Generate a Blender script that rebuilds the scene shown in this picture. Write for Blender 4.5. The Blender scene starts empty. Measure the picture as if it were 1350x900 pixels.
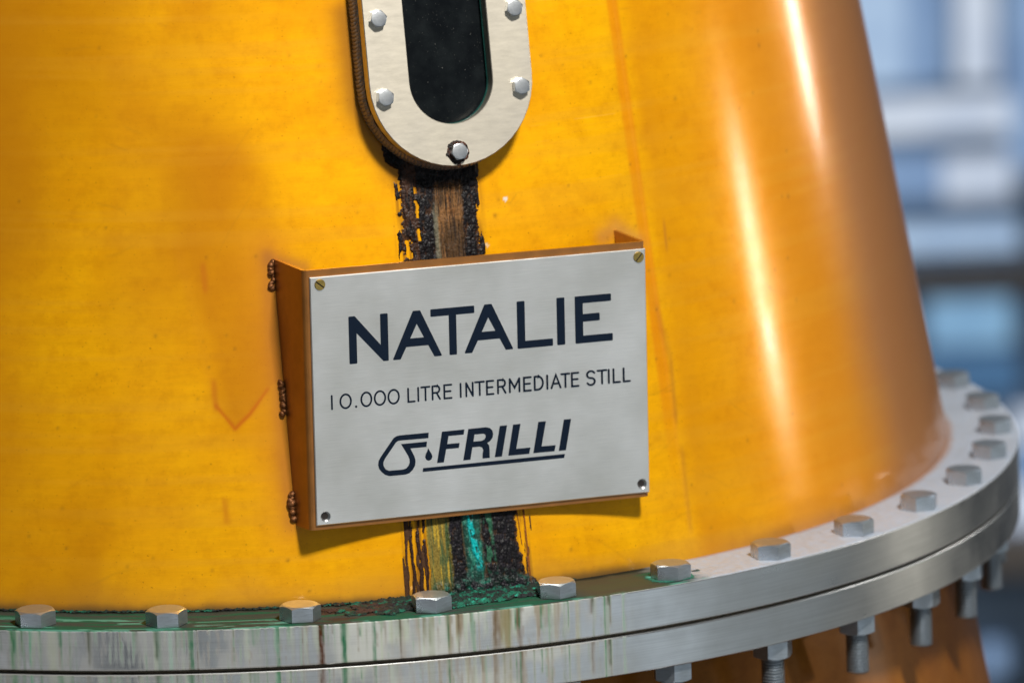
import bpy, bmesh, math
import numpy as np
from mathutils import Vector, Matrix
from mathutils.geometry import tessellate_polygon
R_ = math.radians
scene = bpy.context.scene
col = scene.collection

# ------------------------------------------------------------------ camera
CAM_D, CAM_H = 5.6, 1.171960516660225
YAW, PITCH, ROLL = 0.045222645985488176, -0.1918510257154103, -0.03075015481779491
FPX, CX, CY = 8063.67895, 675.0, 450.0          # focal length in photo pixels (1350 x 900)
def cam_axes():
    cy, sy, cp, sp = math.cos(YAW), math.sin(YAW), math.cos(PITCH), math.sin(PITCH)
    f = np.array([sy*cp, cy*cp, sp]); r = np.array([cy, -sy, 0.0]); u = np.cross(r, f)
    c, s = math.cos(ROLL), math.sin(ROLL)
    return c*r+s*u, -s*r+c*u, f
RT, UP, FW = cam_axes()
CO = np.array([0, -CAM_D, CAM_H])
cd = bpy.data.cameras.new('camera'); cam = bpy.data.objects.new('camera', cd); col.objects.link(cam)
cam.matrix_world = Matrix(((RT[0], UP[0], -FW[0], CO[0]), (RT[1], UP[1], -FW[1], CO[1]), (RT[2], UP[2], -FW[2], CO[2]), (0, 0, 0, 1)))
cd.sensor_fit = 'HORIZONTAL'; cd.sensor_width = 36; cd.lens = FPX/1350*36; cd.clip_start = .1; cd.clip_end = 100
cd.dof.use_dof = True; cd.dof.focus_distance = 5.03; cd.dof.aperture_fstop = 4.5
scene.camera = cam

# ------------------------------------------------------------------ light
w = bpy.data.worlds.new('World'); scene.world = w; w.use_nodes = True
bg = w.node_tree.nodes['Background']; bg.inputs[0].default_value = (.76, .89, 1.0, 1); bg.inputs[1].default_value = .095
def area(name, az, el, dist, sx, sy, watts, colr, target=(0, 0, .2)):
    l = bpy.data.lights.new(name, 'AREA'); l.shape = 'RECTANGLE'; l.size = sx; l.size_y = sy; l.energy = watts; l.color = colr
    o = bpy.data.objects.new(name, l); col.objects.link(o)
    d = Vector((math.sin(R_(az))*math.cos(R_(el)), -math.cos(R_(az))*math.cos(R_(el)), math.sin(R_(el))))
    o.location = Vector(target)+d*dist
    o.rotation_euler = d.to_track_quat('Z', 'Y').to_euler()
    return o
area('front_fill_light', 20, 22, 8.0, 13, 4.5, 18, (1, .97, .93))  # added broad fill from the camera side, no window known there
area('low_fill_light', 14, -13, 6.0, 4.4, 1.7, 15, (.92, .97, 1))  # unseen fill panel below eye level, added to brighten plate and rim
area('low_blue_fill_light', 47, -13, 6.0, 3.2, 1.7, 13, (.82, .92, 1))  # added bluish fill from below, cools the plate's right end
area('low_left_light', -28, -12, 5.0, .5, 1.4, 3.6, (1, 1, 1))  # added strip, only for a bright patch on the left rim
area('low_mid_light', 72, -12, 5.0, 2.4, 1.4, 3.2, (.88, .97, 1))  # added dim panel that lifts the rim between its brighter bands
area('low_side_light', 104, -12, 5.0, .7, 1.4, 3.6, (1, .93, .78))  # added narrow strip giving the rim its bright band on the right
area('back_window_light', 150, 36, 6.0, 3.0, 2.0, 24, (.85, .92, 1))
area('roof_lamp_light', 22, 43, 4.0, .4, .4, 232, (1, .96, .90))
area('side_window_light_a', 91.2, 2.5, 4.5, .18, .40, 9.5, (1, .97, .92))
area('side_window_light_b', 115.2, 5.0, 4.5, .18, .50, 12.5, (1, .97, .92))
scene.view_settings.view_transform = 'Standard'; scene.view_settings.look = 'None'
scene.view_settings.exposure = 0; scene.view_settings.gamma = 1
scene.render.engine = 'CYCLES'

# ------------------------------------------------------------------ dimensions (metres), z = 0 at mid bolt head
Z0 = -.0064                      # flange top
RB, KC = .6563, .17946           # cone radius at flange top, radius lost per metre of height
ALC = math.atan(KC)
RF = .7215                       # flange rim
RBOLT, TH0, DTH = .70, math.degrees(-0.2561470842433563), 9.0
ZF1, ZF2A, ZF2 = -.0408, -.0433, -.0767
FLOOR = -3.1
def rc(z): return RB-KC*(z-Z0)
def ray(px, py): return ((px-CX)/FPX)*RT-((py-CY)/FPX)*UP+FW
def on_cone(px, py):             # photo pixel -> azimuth (deg) and height on the cone
    d = ray(px, py); o = CO
    A = RB+KC*Z0-KC*o[2]; B = -KC*d[2]
    a = d[0]**2+d[1]**2-B*B; b = 2*(o[0]*d[0]+o[1]*d[1]-A*B); c = o[0]**2+o[1]**2-A*A
    t = (-b-math.sqrt(max(b*b-4*a*c, 0)))/(2*a); P = o+t*d
    return math.degrees(math.atan2(P[0], -P[1])), P[2]
BX = [-60, 44.7, 220.6, 397, 570, 734.4, 883.7, 1013.5, 1123.8, 1210]
BA = [TH0-5.4+DTH*0] + [TH0+DTH*i for i in range(9)]
def faz(px): return float(np.interp(px, BX, BA))      # photo column -> azimuth along the flange

# ------------------------------------------------------------------ noise
def _h(ix, iy, seed):
    n = (ix.astype(np.int64)*374761393+iy.astype(np.int64)*668265263+seed*144665) & 0x7fffffff
    n = ((n ^ (n >> 13))*1274126177) & 0x7fffffff
    n = ((n ^ (n >> 16))*974711) & 0x7fffffff
    return (n & 0xffff)/65535.0
def vn(x, y, seed=0):
    x = np.asarray(x, float); y = np.asarray(y, float)+0*x; x = x+0*y
    ix = np.floor(x); iy = np.floor(y); fx = x-ix; fy = y-iy
    fx = fx*fx*(3-2*fx); fy = fy*fy*(3-2*fy)
    a = _h(ix, iy, seed); b = _h(ix+1, iy, seed); c = _h(ix, iy+1, seed); d = _h(ix+1, iy+1, seed)
    return (a*(1-fx)+b*fx)*(1-fy)+(c*(1-fx)+d*fx)*fy
def fbm(x, y, seed=0, o=4):
    s = 0; a = .5; t = 0
    for i in range(o):
        s = s+a*vn(x*2**i, y*2**i, seed+i*17); t += a; a *= .5
    return s/t
def cells(x, y, seed=0):         # distance to nearest jittered point
    ix = np.floor(x); iy = np.floor(y); best = np.full(np.shape(x), 9.0)
    for i in (-1, 0, 1):
        for j in (-1, 0, 1):
            a = ix+i; b = iy+j
            best = np.minimum(best, np.hypot(a+_h(a, b, seed)-x, b+_h(a, b, seed+5)-y))
    return best
def ss(a, b, x): t = np.clip((np.asarray(x, float)-a)/(b-a), 0, 1); return t*t*(3-2*t)
def band(x, a, b, e): return ss(a-e, a+e, x)*(1-ss(b-e, b+e, x))

# ------------------------------------------------------------------ materials
class NT:
    def __init__(s, name):
        s.m = bpy.data.materials.new(name); s.m.use_nodes = True; s.t = s.m.node_tree; s.b = s.t.nodes['Principled BSDF']
    def n(s, typ, **kw):
        o = s.t.nodes.new(typ)
        for k, v in kw.items():
            if k.startswith('i_'):
                key = k[2:]; o.inputs[int(key) if key.isdigit() else key.replace('_', ' ')].default_value = v
            else: setattr(o, k, v)
        return o
    def l(s, a, b): s.t.links.new(a, b)
    def coords(s, kind='Object', scale=(1, 1, 1)):
        tc = s.n('ShaderNodeTexCoord'); mp = s.n('ShaderNodeMapping'); mp.inputs['Scale'].default_value = scale
        s.l(tc.outputs[kind], mp.inputs[0]); return mp.outputs[0]
    def noise(s, vec, scale, detail=4, rough=.55):
        o = s.n('ShaderNodeTexNoise'); o.inputs['Scale'].default_value = scale; o.inputs['Detail'].default_value = detail; o.inputs['Roughness'].default_value = rough
        s.l(vec, o.inputs['Vector']); return o.outputs['Fac']
    def ramp(s, fac, stops):
        r = s.n('ShaderNodeValToRGB'); e = r.color_ramp.elements
        while len(e) < len(stops): e.new(.5)
        for i, (p, c) in enumerate(stops):
            e[i].position = p; e[i].color = (*c, 1) if len(c) == 3 else c
        s.l(fac, r.inputs[0]); return r.outputs[0]
    def rng(s, fac, lo, hi, a=.3, b=.7):
        r = s.n('ShaderNodeMapRange'); r.inputs[1].default_value = a; r.inputs[2].default_value = b; r.inputs[3].default_value = lo; r.inputs[4].default_value = hi
        s.l(fac, r.inputs[0]); return r.outputs[0]
    def mix(s, fac, a, b, mode='MIX'):
        m = s.n('ShaderNodeMix', data_type='RGBA', blend_type=mode)
        for sock, v in ((m.inputs[0], fac), (m.inputs[6], a), (m.inputs[7], b)):
            if hasattr(v, 'is_linked'): s.l(v, sock)
            else: sock.default_value = v if isinstance(v, float) else (*v, 1)
        return m.outputs[2]
    def bump(s, h, strength, dist, prev=None):
        b = s.n('ShaderNodeBump'); b.inputs['Strength'].default_value = strength; b.inputs['Distance'].default_value = dist
        s.l(h, b.inputs['Height'])
        if prev is not None: s.l(prev, b.inputs['Normal'])
        return b.outputs[0]
    def set(s, **kw):
        for k, v in kw.items():
            sock = s.b.inputs[k.replace('_', ' ')]
            if hasattr(v, 'is_linked'): s.l(v, sock)
            else: sock.default_value = (*v, 1) if isinstance(v, tuple) and len(v) == 3 else v
        return s.m

def mat_copper(name, base, alt, stained=True):
    t = NT(name)
    uv = t.coords('UV')                                  # u: metres round the wall, v: metres up
    mp = t.n('ShaderNodeMapping'); mp.inputs['Scale'].default_value = (6, 60, 1); t.l(uv, mp.inputs[0])
    mp2 = t.n('ShaderNodeMapping'); mp2.inputs['Scale'].default_value = (70, 1400, 1); t.l(uv, mp2.inputs[0])
    big = t.noise(uv, 7, 4); grain = t.noise(mp.outputs[0], 3, 5, .65); fine = t.noise(mp2.outputs[0], 1, 4, .7)
    speck = t.noise(uv, 420, 2); mott = t.noise(uv, 55, 7, .7); scuff = t.noise(uv, 16, 6, .7); cr = t.rng(scuff, .10, .18)
    c = t.mix(t.rng(big, 0., 1.), base, alt)
    g = t.ramp(grain, [(.3, (.94, .93, .92)), (.7, (1.03, 1.03, 1.03))])
    c = t.mix(1.0, c, g, 'MULTIPLY')
    g2 = t.ramp(fine, [(.25, (.93, .925, .92)), (.75, (1.04, 1.04, 1.04))])
    c = t.mix(1.0, c, g2, 'MULTIPLY')
    c = t.mix(1.0, c, t.ramp(mott, [(.28, (.86, .80, .75)), (.5, (1, 1, 1)), (.75, (1.05, 1.06, 1.05))]), 'MULTIPLY')
    c = t.mix(1.0, c, t.ramp(scuff, [(.3, (.88, .80, .75)), (.55, (1, 1, 1)), (.8, (1.04, 1.06, 1.0))]), 'MULTIPLY')
    sp = t.ramp(speck, [(.26, (.45, .38, .3)), (.33, (1, 1, 1))])
    c = t.mix(.8, c, sp, 'MULTIPLY')
    ro = t.rng(grain, .19, .25)
    if stained:
        at = t.n('ShaderNodeAttribute', attribute_name='stain_shade'); c = t.mix(at.outputs['Alpha'], c, at.outputs['Color'])
    nb = t.bump(fine, .05, .0004)
    t.set(Base_Color=c, Metallic=.36, Roughness=.5, Normal=nb, Specular_IOR_Level=.03, Coat_Weight=.5, Coat_Roughness=cr)      # lacquer tint
    mb = t.n('ShaderNodeBsdfPrincipled'); t.l(c, mb.inputs['Base Color']); t.l(ro, mb.inputs['Roughness']); t.l(nb, mb.inputs['Normal'])
    mb.inputs['Metallic'].default_value = 1; mb.inputs['Coat Weight'].default_value = .5; t.l(cr, mb.inputs['Coat Roughness'])
    mx = t.n('ShaderNodeMixShader'); mx.inputs[0].default_value = .14
    t.l(t.b.outputs[0], mx.inputs[1]); t.l(mb.outputs[0], mx.inputs[2]); t.l(mx.outputs[0], t.t.nodes['Material Output'].inputs[0])
    return t.m
M_CONE = mat_copper('lacquered_copper', (.93, .46, .001), (.84, .37, .001))
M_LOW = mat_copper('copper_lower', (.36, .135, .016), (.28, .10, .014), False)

def mat_steel(name, colr=(.62, .62, .61), rough=(.28, .42), stretch=(1, 1, 12), stain_shade=None, bump=.05, scale=60, metallic=1.0, blot=.15):
    t = NT(name); v = t.coords('Object', stretch); nz = t.noise(v, scale, 5, .65); v2 = t.coords('Object'); bl = t.noise(v2, 24, 4)
    c = t.mix(1.0, colr, t.ramp(nz, [(.25, (.82, .82, .82)), (.75, (1.08, 1.08, 1.08))]), 'MULTIPLY')
    c = t.mix(1.0, c, t.ramp(bl, [(.3, (1-blot, 1-blot, 1-1.15*blot)), (.65, (1.04, 1.04, 1.05))]), 'MULTIPLY')
    ro = t.rng(bl, rough[1], rough[0]); me = metallic
    if stain_shade:
        at = t.n('ShaderNodeAttribute', attribute_name=stain_shade); c = t.mix(at.outputs['Alpha'], c, at.outputs['Color'])
        mr = t.n('ShaderNodeMapRange'); mr.inputs[3].default_value = metallic; mr.inputs[4].default_value = .05; t.l(at.outputs['Alpha'], mr.inputs[0]); me = mr.outputs[0]
        mr2 = t.n('ShaderNodeMix'); t.l(at.outputs['Alpha'], mr2.inputs[0]); t.l(ro, mr2.inputs[2]); mr2.inputs[3].default_value = .75; ro = mr2.outputs[0]
        mr3 = t.n('ShaderNodeMapRange'); mr3.inputs[3].default_value = .5; mr3.inputs[4].default_value = .08; t.l(at.outputs['Alpha'], mr3.inputs[0]); t.l(mr3.outputs[0], t.b.inputs['Specular IOR Level'])
    return t.set(Base_Color=c, Metallic=me, Roughness=ro, Normal=t.bump(nz, bump, .001))
M_FLANGE = mat_steel('flange_steel', (.62, .63, .625), (.27, .36), (.15, .15, 12), 'stain_shade', .03, 70, 1.0, .06)
M_BOLT = mat_steel('bolt_zinc', (.42, .465, .51), (.24, .38), (1, 1, 5), None, .2, 160, .86)
M_RING = mat_steel('ring_steel', (.64, .59, .49), (.44, .50), (.3, 1, 1), 'stain_shade', .02, 240, 1.0, .07)
M_WBOLT = mat_steel('window_bolt_zinc', (.72, .75, .78), (.25, .38), (1, 1, 1), None, .15, 300)
M_WELD = mat_steel('weld_bead', (.30, .26, .22), (.42, .6), (1, 1, 1), None, .4, 300, .6)
def mat_plate():
    t = NT('brushed_plate'); v = t.coords('Object', (3, 1, 160)); nz = t.noise(v, 14, 4, .7); v2 = t.coords('Object'); bl = t.noise(v2, 13, 3)
    v3 = t.coords('Object', (2, 1, 30)); n3 = t.noise(v3, 30, 3)
    c = t.mix(1.0, (.83, .81, .765), t.ramp(nz, [(.2, (.83, .83, .83)), (.8, (1.07, 1.07, 1.07))]), 'MULTIPLY')
    c = t.mix(1.0, c, t.ramp(bl, [(.3, (.80, .80, .78)), (.7, (1.06, 1.06, 1.07))]), 'MULTIPLY')
    return t.set(Base_Color=c, Metallic=.93, Roughness=t.rng(n3, .33, .43), Normal=t.bump(nz, .05, .0006))
M_PLATE = mat_plate()
def mat_simple(name, colr, rough=.5, metallic=0., var=.25, scale=40, bump=.1, **kw):
    t = NT(name); v = t.coords('Object'); nz = t.noise(v, scale, 4)
    c = t.mix(1.0, colr, t.ramp(nz, [(.3, (1-var,)*3), (.7, (1+var*.4,)*3)]), 'MULTIPLY')
    return t.set(Base_Color=c, Roughness=rough, Metallic=metallic, Normal=t.bump(nz, bump, .001), **kw)
M_INK = mat_simple('navy_enamel', (.003, .008, .019), .45, 0, .15, 300, .02, Specular_IOR_Level=.15)
M_BRASS = mat_simple('brass', (.48, .33, .09), .34, 1., .3, 400, .1)
M_HOLE = mat_simple('hole_steel', (.62, .62, .62), .3, 1., .2, 300, .05)
M_DARK = mat_simple('hole_dark', (.012, .008, .006), .8, 0, .2, 300, .05)
M_BRK = mat_simple('bracket_copper', (.32, .125, .022), .42, .6, .22, 55, .08, Coat_Weight=.3, Coat_Roughness=.2)
M_CWELD = mat_simple('copper_weld', (.20, .075, .022), .5, .6, .6, 420, .8)
M_GASK = mat_simple('gasket', (.06, .045, .025), .7, 0, .5, 120, .3)
def mat_glass():
    t = NT('dark_sight_glass'); v = t.coords('Object'); sp = t.noise(v, 700, 2); bl = t.noise(v, 60, 4)
    c = t.mix(t.rng(bl, 0., 1., .4, .75), (.003, .004, .005), (.006, .008, .009))
    c = t.mix(t.rng(sp, 0., .6, .70, .80), c, (.20, .20, .18))
    return t.set(Base_Color=c, Roughness=t.rng(bl, .16, .3), Specular_IOR_Level=.12)
M_GLASS = mat_glass()
M_GEDGE = mat_simple('glass_edge', (.01, .06, .05), .15, 0, .4, 100, .05)
def mat_crust(name, rough=.46, spec=.2):
    t = NT(name); at = t.n('ShaderNodeAttribute', attribute_name='stain_shade'); v = t.coords('Object'); nz = t.noise(v, 600, 3)
    c = t.mix(1.0, at.outputs['Color'], t.ramp(nz, [(.3, (.55, .55, .55)), (.7, (1.35, 1.35, 1.35))]), 'MULTIPLY')
    return t.set(Base_Color=c, Roughness=t.rng(nz, rough-.12, rough+.2), Specular_IOR_Level=spec, Normal=t.bump(nz, .35, .0008))
M_CRUST = mat_crust('dried_residue')
M_VERD = mat_crust('verdigris', .75, .25)

# ------------------------------------------------------------------ mesh helpers
def link(name, me, mat, parent=None, smooth=True):
    o = bpy.data.objects.new(name, me); col.objects.link(o)
    if mat and not me.materials: me.materials.append(mat)
    if parent is not None: o.parent = parent
    if smooth: me.polygons.foreach_set('use_smooth', np.ones(len(me.polygons), bool))
    return o
def empty(name, loc=(0, 0, 0)):
    o = bpy.data.objects.new(name, None); col.objects.link(o); o.location = loc; o.empty_display_size = .05; return o
def mesh(name, V, F):
    me = bpy.data.meshes.new(name); me.from_pydata([tuple(map(float, v)) for v in V], [], F); me.update(); return me
def grid_mesh(name, P, wrap=False, keep=None, color=None, uv=None):
    """P: (nu, nv, 3) array; quads over the grid; optional per-vertex RGBA 'stain' and UV."""
    nu, nv = P.shape[:2]
    idx = np.arange(nu*nv).reshape(nu, nv)
    if wrap: a = idx; b = np.roll(idx, -1, 0)
    else: a = idx[:-1]; b = idx[1:]
    Q = np.stack([a[:, :-1], b[:, :-1], b[:, 1:], a[:, 1:]], -1).reshape(-1, 4)
    if keep is not None:
        k = keep.reshape(-1)[Q].all(1); Q = Q[k]
        used = np.unique(Q); remap = np.zeros(nu*nv, int); remap[used] = np.arange(len(used)); Q = remap[Q]
        Vt = P.reshape(-1, 3)[used]
    else: used = np.arange(nu*nv); Vt = P.reshape(-1, 3)
    me = bpy.data.meshes.new(name)
    me.vertices.add(len(Vt)); me.vertices.foreach_set('co', Vt.astype(np.float32).ravel())
    me.loops.add(Q.size); me.loops.foreach_set('vertex_index', Q.astype(np.int32).ravel())
    me.polygons.add(len(Q)); me.polygons.foreach_set('loop_start', np.arange(0, Q.size, 4, dtype=np.int32))
    if uv is not None:
        l = me.uv_layers.new(name='UVMap'); l.data.foreach_set('uv', uv.reshape(-1, 2)[used][Q.ravel()].astype(np.float32).ravel())
    if color is not None:
        at = me.attributes.new('stain_shade', 'FLOAT_COLOR', 'POINT'); at.data.foreach_set('color', color.reshape(-1, 4)[used].astype(np.float32).ravel())
    me.update(calc_edges=True); me.validate()
    return me
def lathe(profile, n=48):        # profile [(r, z)], open
    a = np.linspace(0, 2*np.pi, n, endpoint=False); p = np.array(profile)
    P = np.stack([np.cos(a)[:, None]*p[None, :, 0], np.sin(a)[:, None]*p[None, :, 0], np.ones(n)[:, None]*p[None, :, 1]], -1)
    return P
def cyl(az, r, z):               # az in degrees
    a = np.radians(az); return np.stack([r*np.sin(a), -r*np.cos(a), z+0*a], -1)
class Paint:                     # RGBA layers on a vertex grid
    def __init__(s, shape, base=(0, 0, 0)): s.c = np.zeros((*shape, 4)); s.c[..., :3] = base
    def add(s, rgb, a):
        a = np.clip(a, 0, 1); A0 = s.c[..., 3]; A = a+A0*(1-a)
        rgb = np.asarray(rgb, float)
        num = rgb*a[..., None]+s.c[..., :3]*(A0*(1-a))[..., None]
        s.c[..., :3] = np.where(A[..., None] > 1e-5, num/np.maximum(A, 1e-5)[..., None], rgb); s.c[..., 3] = A

# ================================================================== THE STILL
still = empty('pot_still', (0, 0, FLOOR))
still['label'] = 'golden lacquered copper still cone bolted to a round steel flange'
still['category'] = 'still'
still_off = Vector((0, 0, -FLOOR))
def part(name, me, mat, parent=still, smooth=True):
    o = link(name, me, mat, parent, smooth)
    if parent is still: o.location = still_off
    return o

azf = np.arange(-24, 112.01, .14); azc = np.arange(114, 335.9, 2.0)
AZ = np.concatenate([azf, azc])
# ---- upper cone
zz = np.concatenate([np.arange(Z0-.004, .52, .0015), np.arange(.53, 1.0, .03)])
A2, Z2 = np.meshgrid(AZ, zz, indexing='ij')
U2 = np.radians(A2)*.62; AW = np.where(A2 > 180, A2-360, A2)
wob = (fbm(U2*6, Z2*1.6, 3, 1)-.5)*.0014+(fbm(U2*14, Z2*5, 7, 1)-.5)*.0002
seam = np.exp(-((AW-34.9-.7*(.2-Z2))/.28)**2)
wob = wob*np.where((AW > -30) & (AW < 112), 1, 0)+seam*.0004
wob -= .0016*np.exp(-((AW-35.6)/2.2)**2)                    # the wall flattens a little beside the seam
wob *= ss(0, .03, Z2-Z0)
RR = rc(Z2)+wob
PC = cyl(A2, RR, Z2)
pt = Paint(A2.shape)
# orange seam line
sl = band(AW, 34.2, 35.4, .25)*(.55+.45*fbm(U2*4, Z2*12, 11))*ss(.02, .2, Z2)
pt.add((.72, .20, .004), sl*.75)
pt.add((.45, .22, .02), np.exp(-((AW-37.2)/1.0)**2)*.28*fbm(U2*30, Z2*8, 12))
# beyond the seam the light's fall-off is painted as darker orange; brownish bloom over the lacquer
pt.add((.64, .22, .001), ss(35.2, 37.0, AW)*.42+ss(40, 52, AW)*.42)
bloom = ss(.44, .72, fbm(U2*5.5+.6*fbm(U2*9, Z2*9, 15), Z2*3.0, 14, 3))
pt.add((.50, .18, .002), (.10+bloom*.6)*(1-ss(6, 17, AW)))
pt.add((.60, .22, .004), (1-ss(-21, -13, AW))*.45)
pt.add((.70, .33, .02), ss(.5, .8, fbm(U2*3, Z2*120, 16, 3))*.22)
# streaks right of the plate
for px0, py0, px1, py1, w_, al in ((876, 292, 880, 330, .13, .55), (885, 470, 893, 560, .22, .45), (900, 590, 912, 700, .25, .35), (865, 400, 884, 470, .35, .35)):
    a0, z0 = on_cone(px0, py0); a1, z1 = on_cone(px1, py1)
    ac = a0+(a1-a0)*np.clip((Z2-z0)/(z1-z0), 0, 1)
    pt.add((.42, .15, .02), np.exp(-((AW-ac)/w_)**2)*band(Z2, z1, z0, .006)*al)
# large V-shaped run mark left of the plate
def pxpath(L): return np.array([on_cone(*p) for p in L])
def seg_d(path, wscale=.0108):
    best = np.full(A2.shape, 9.0)
    for (a0, z0), (a1, z1) in zip(path[:-1], path[1:]):
        ex, ey = (a1-a0)*wscale, z1-z0; L2 = ex*ex+ey*ey
        x = (AW-a0)*wscale; y = Z2-z0; t = np.clip((x*ex+y*ey)/L2, 0, 1)
        best = np.minimum(best, np.hypot(x-t*ex, y-t*ey))
    return best
v1 = pxpath([(285, 535), (310, 565), (330, 545), (353, 513)])
pt.add((.55, .12, .006), np.exp(-(seg_d(v1)/(.0010+.0014*fbm(U2*60, Z2*60, 22)))**2)*.9)
v2 = pxpath([(232, 320), (262, 440), (285, 535)])
pt.add((.60, .22, .012), np.exp(-(seg_d(v2)/.004)**2)*.14)
# the darker film inside that run
aL = np.interp(Z2, v2[::-1, 1], v2[::-1, 0]); zin = np.interp(AW, [on_cone(285, 540)[0], on_cone(310, 565)[0], on_cone(353, 513)[0], on_cone(400, 480)[0]], [on_cone(285, 540)[1], on_cone(310, 565)[1], on_cone(353, 513)[1], on_cone(400, 480)[1]])
film = ss(-.4, 1.6, AW-aL)*(1-ss(3.0, 11, AW-aL))*ss(-.001, .0025, Z2-zin)*(1-ss(.20, .44, Z2+.10*(fbm(U2*12, Z2*12, 24)-.5)))*(.45+.9*fbm(U2*26, Z2*16, 25))
pt.add((.48, .15, .004), film*(.30+.5*fbm(U2*10, Z2*14, 21)))
for px0, py0, px1, py1, al in ((268, 347, 271, 386, .7), (281, 500, 285, 542, .75), (296, 656, 299, 690, .6)):
    a0, z0 = on_cone(px0, py0); a1, z1 = on_cone(px1, py1)
    ac = a0+(a1-a0)*(Z2-z0)/(z1-z0)
    pt.add((.52, .14, .008), band(AW+.25*(fbm(U2*120, Z2*60, 23)-.5), ac-.2, ac+.2, .2)*band(Z2, z1, z0, .004)*al*.8)
# heat tint round the bracket welds
hw = pxpath([(352, 338), (366, 500), (384, 690)])
dd = seg_d(hw); pt.add((.33, .125, .03), np.exp(-(dd/.0075)**2)*.72*(.6+.6*fbm(U2*60, Z2*30, 31))); pt.add((.62, .22, .02), np.exp(-(dd/.022)**2)*.42)
hw = pxpath([(356, 342), (400, 352)]); pt.add((.40, .15, .03), np.exp(-(seg_d(hw)/.006)**2)*.6)
hw = pxpath([(795, 312), (812, 300), (842, 318)]); pt.add((.55, .24, .06), np.exp(-(seg_d(hw)/.008)**2)*.6)
# shade of the sight window's collar, painted brown on the wall round it
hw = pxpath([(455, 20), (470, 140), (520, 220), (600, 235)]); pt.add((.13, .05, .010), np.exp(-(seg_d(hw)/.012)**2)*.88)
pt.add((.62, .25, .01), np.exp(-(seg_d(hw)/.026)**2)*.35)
# thin brown staining beside the residue
for (x0, x1, ya, yb, yr) in ((516, 642, 228, 352, 290), (526, 706, 672, 792, 730)):
    a0 = on_cone(x0, yr)[0]; a1 = on_cone(x1, yr)[0]; zt_ = on_cone(580, ya)[1]; zb_ = on_cone(580, yb)[1]
    stk = ss(.38, .62, fbm(AW*5.5, Z2*14, 17, 4))
    pt.add((.20, .07, .008), band(AW, a0+.35, a1-.35, .45)*band(Z2, zb_, zt_, .006)*stk*.75)
rs = np.random.RandomState(12)
for i in range(60):                                   # fine scuffs, mostly along the rolling direction
    a = rs.uniform(-20, 50); z = rs.uniform(.01, .5); L = rs.uniform(.4, 2.6); sl_ = rs.normal(0, .006)
    ia = np.where(np.abs(azf-a) < L+.3)[0]; iz = np.where(np.abs(zz-z) < .03)[0]; sub = np.ix_(ia, iz)
    d = np.abs(Z2[sub]-z-sl_*(AW[sub]-a)-.0012*np.sin(AW[sub]*1.7+i)); al = np.exp(-(d/.0011)**2)*(1-ss(L*.5, L, np.abs(AW[sub]-a)))*rs.uniform(.1, .3)
    k = al[..., None]; c = pt.c[sub]; A0 = c[..., 3:]; An = k+A0*(1-k)
    c[..., :3] = np.where(An > 1e-5, (np.array((.40, .17, .01))*k+c[..., :3]*A0*(1-k))/np.maximum(An, 1e-5), 0); c[..., 3:] = An; pt.c[sub] = c
# dirt along the foot
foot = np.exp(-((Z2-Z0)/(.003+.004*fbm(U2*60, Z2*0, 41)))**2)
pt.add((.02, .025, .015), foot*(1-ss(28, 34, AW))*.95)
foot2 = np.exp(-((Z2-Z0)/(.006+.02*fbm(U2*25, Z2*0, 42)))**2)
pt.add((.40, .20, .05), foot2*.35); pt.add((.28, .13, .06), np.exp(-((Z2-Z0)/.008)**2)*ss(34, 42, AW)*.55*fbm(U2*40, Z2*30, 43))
# dim room reflected at grazing view, painted as brown towards the far side
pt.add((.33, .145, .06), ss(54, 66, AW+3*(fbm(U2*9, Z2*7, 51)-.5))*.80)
a0, z0 = on_cone(666, 262); pt.add((.75, .70, .62), (np.hypot((AW-a0)*.0108, Z2-z0) < .0022)*.9)
a0, z0 = on_cone(642, 323); pt.add((.75, .66, .5), (np.hypot((AW-a0)*.0108, Z2-z0) < .002)*.6)
# specks and scratches
rs = np.random.RandomState(4)
for i in range(120):
    a = rs.uniform(-20, 55); z = rs.uniform(.0, .5); r = rs.choice([.0006, .0009, .0013], p=[.6, .3, .1]); el = 1
    ia = np.abs(azf-a) < 1.0; iz = np.abs(zz-z) < .02
    sub = np.ix_(np.where(ia)[0], np.where(iz)[0])
    d = np.hypot((AW[sub]-a)*.0108, (Z2[sub]-z)/el)
    al = np.zeros(A2.shape) if False else np.exp(-(d/(r+.0006))**2)*rs.uniform(.25, .7)
    c = pt.c[sub]; k = al[..., None]; A0 = c[..., 3:]; An = k+A0*(1-k)
    c[..., :3] = np.where(An > 1e-5, (np.array((.22, .09, .01))*k+c[..., :3]*A0*(1-k))/np.maximum(An, 1e-5), 0); c[..., 3:] = An; pt.c[sub] = c
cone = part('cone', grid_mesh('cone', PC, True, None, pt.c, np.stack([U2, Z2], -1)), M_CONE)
cone['label'] = 'tapering golden yellow lacquered copper wall with runs and scorch marks'

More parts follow.
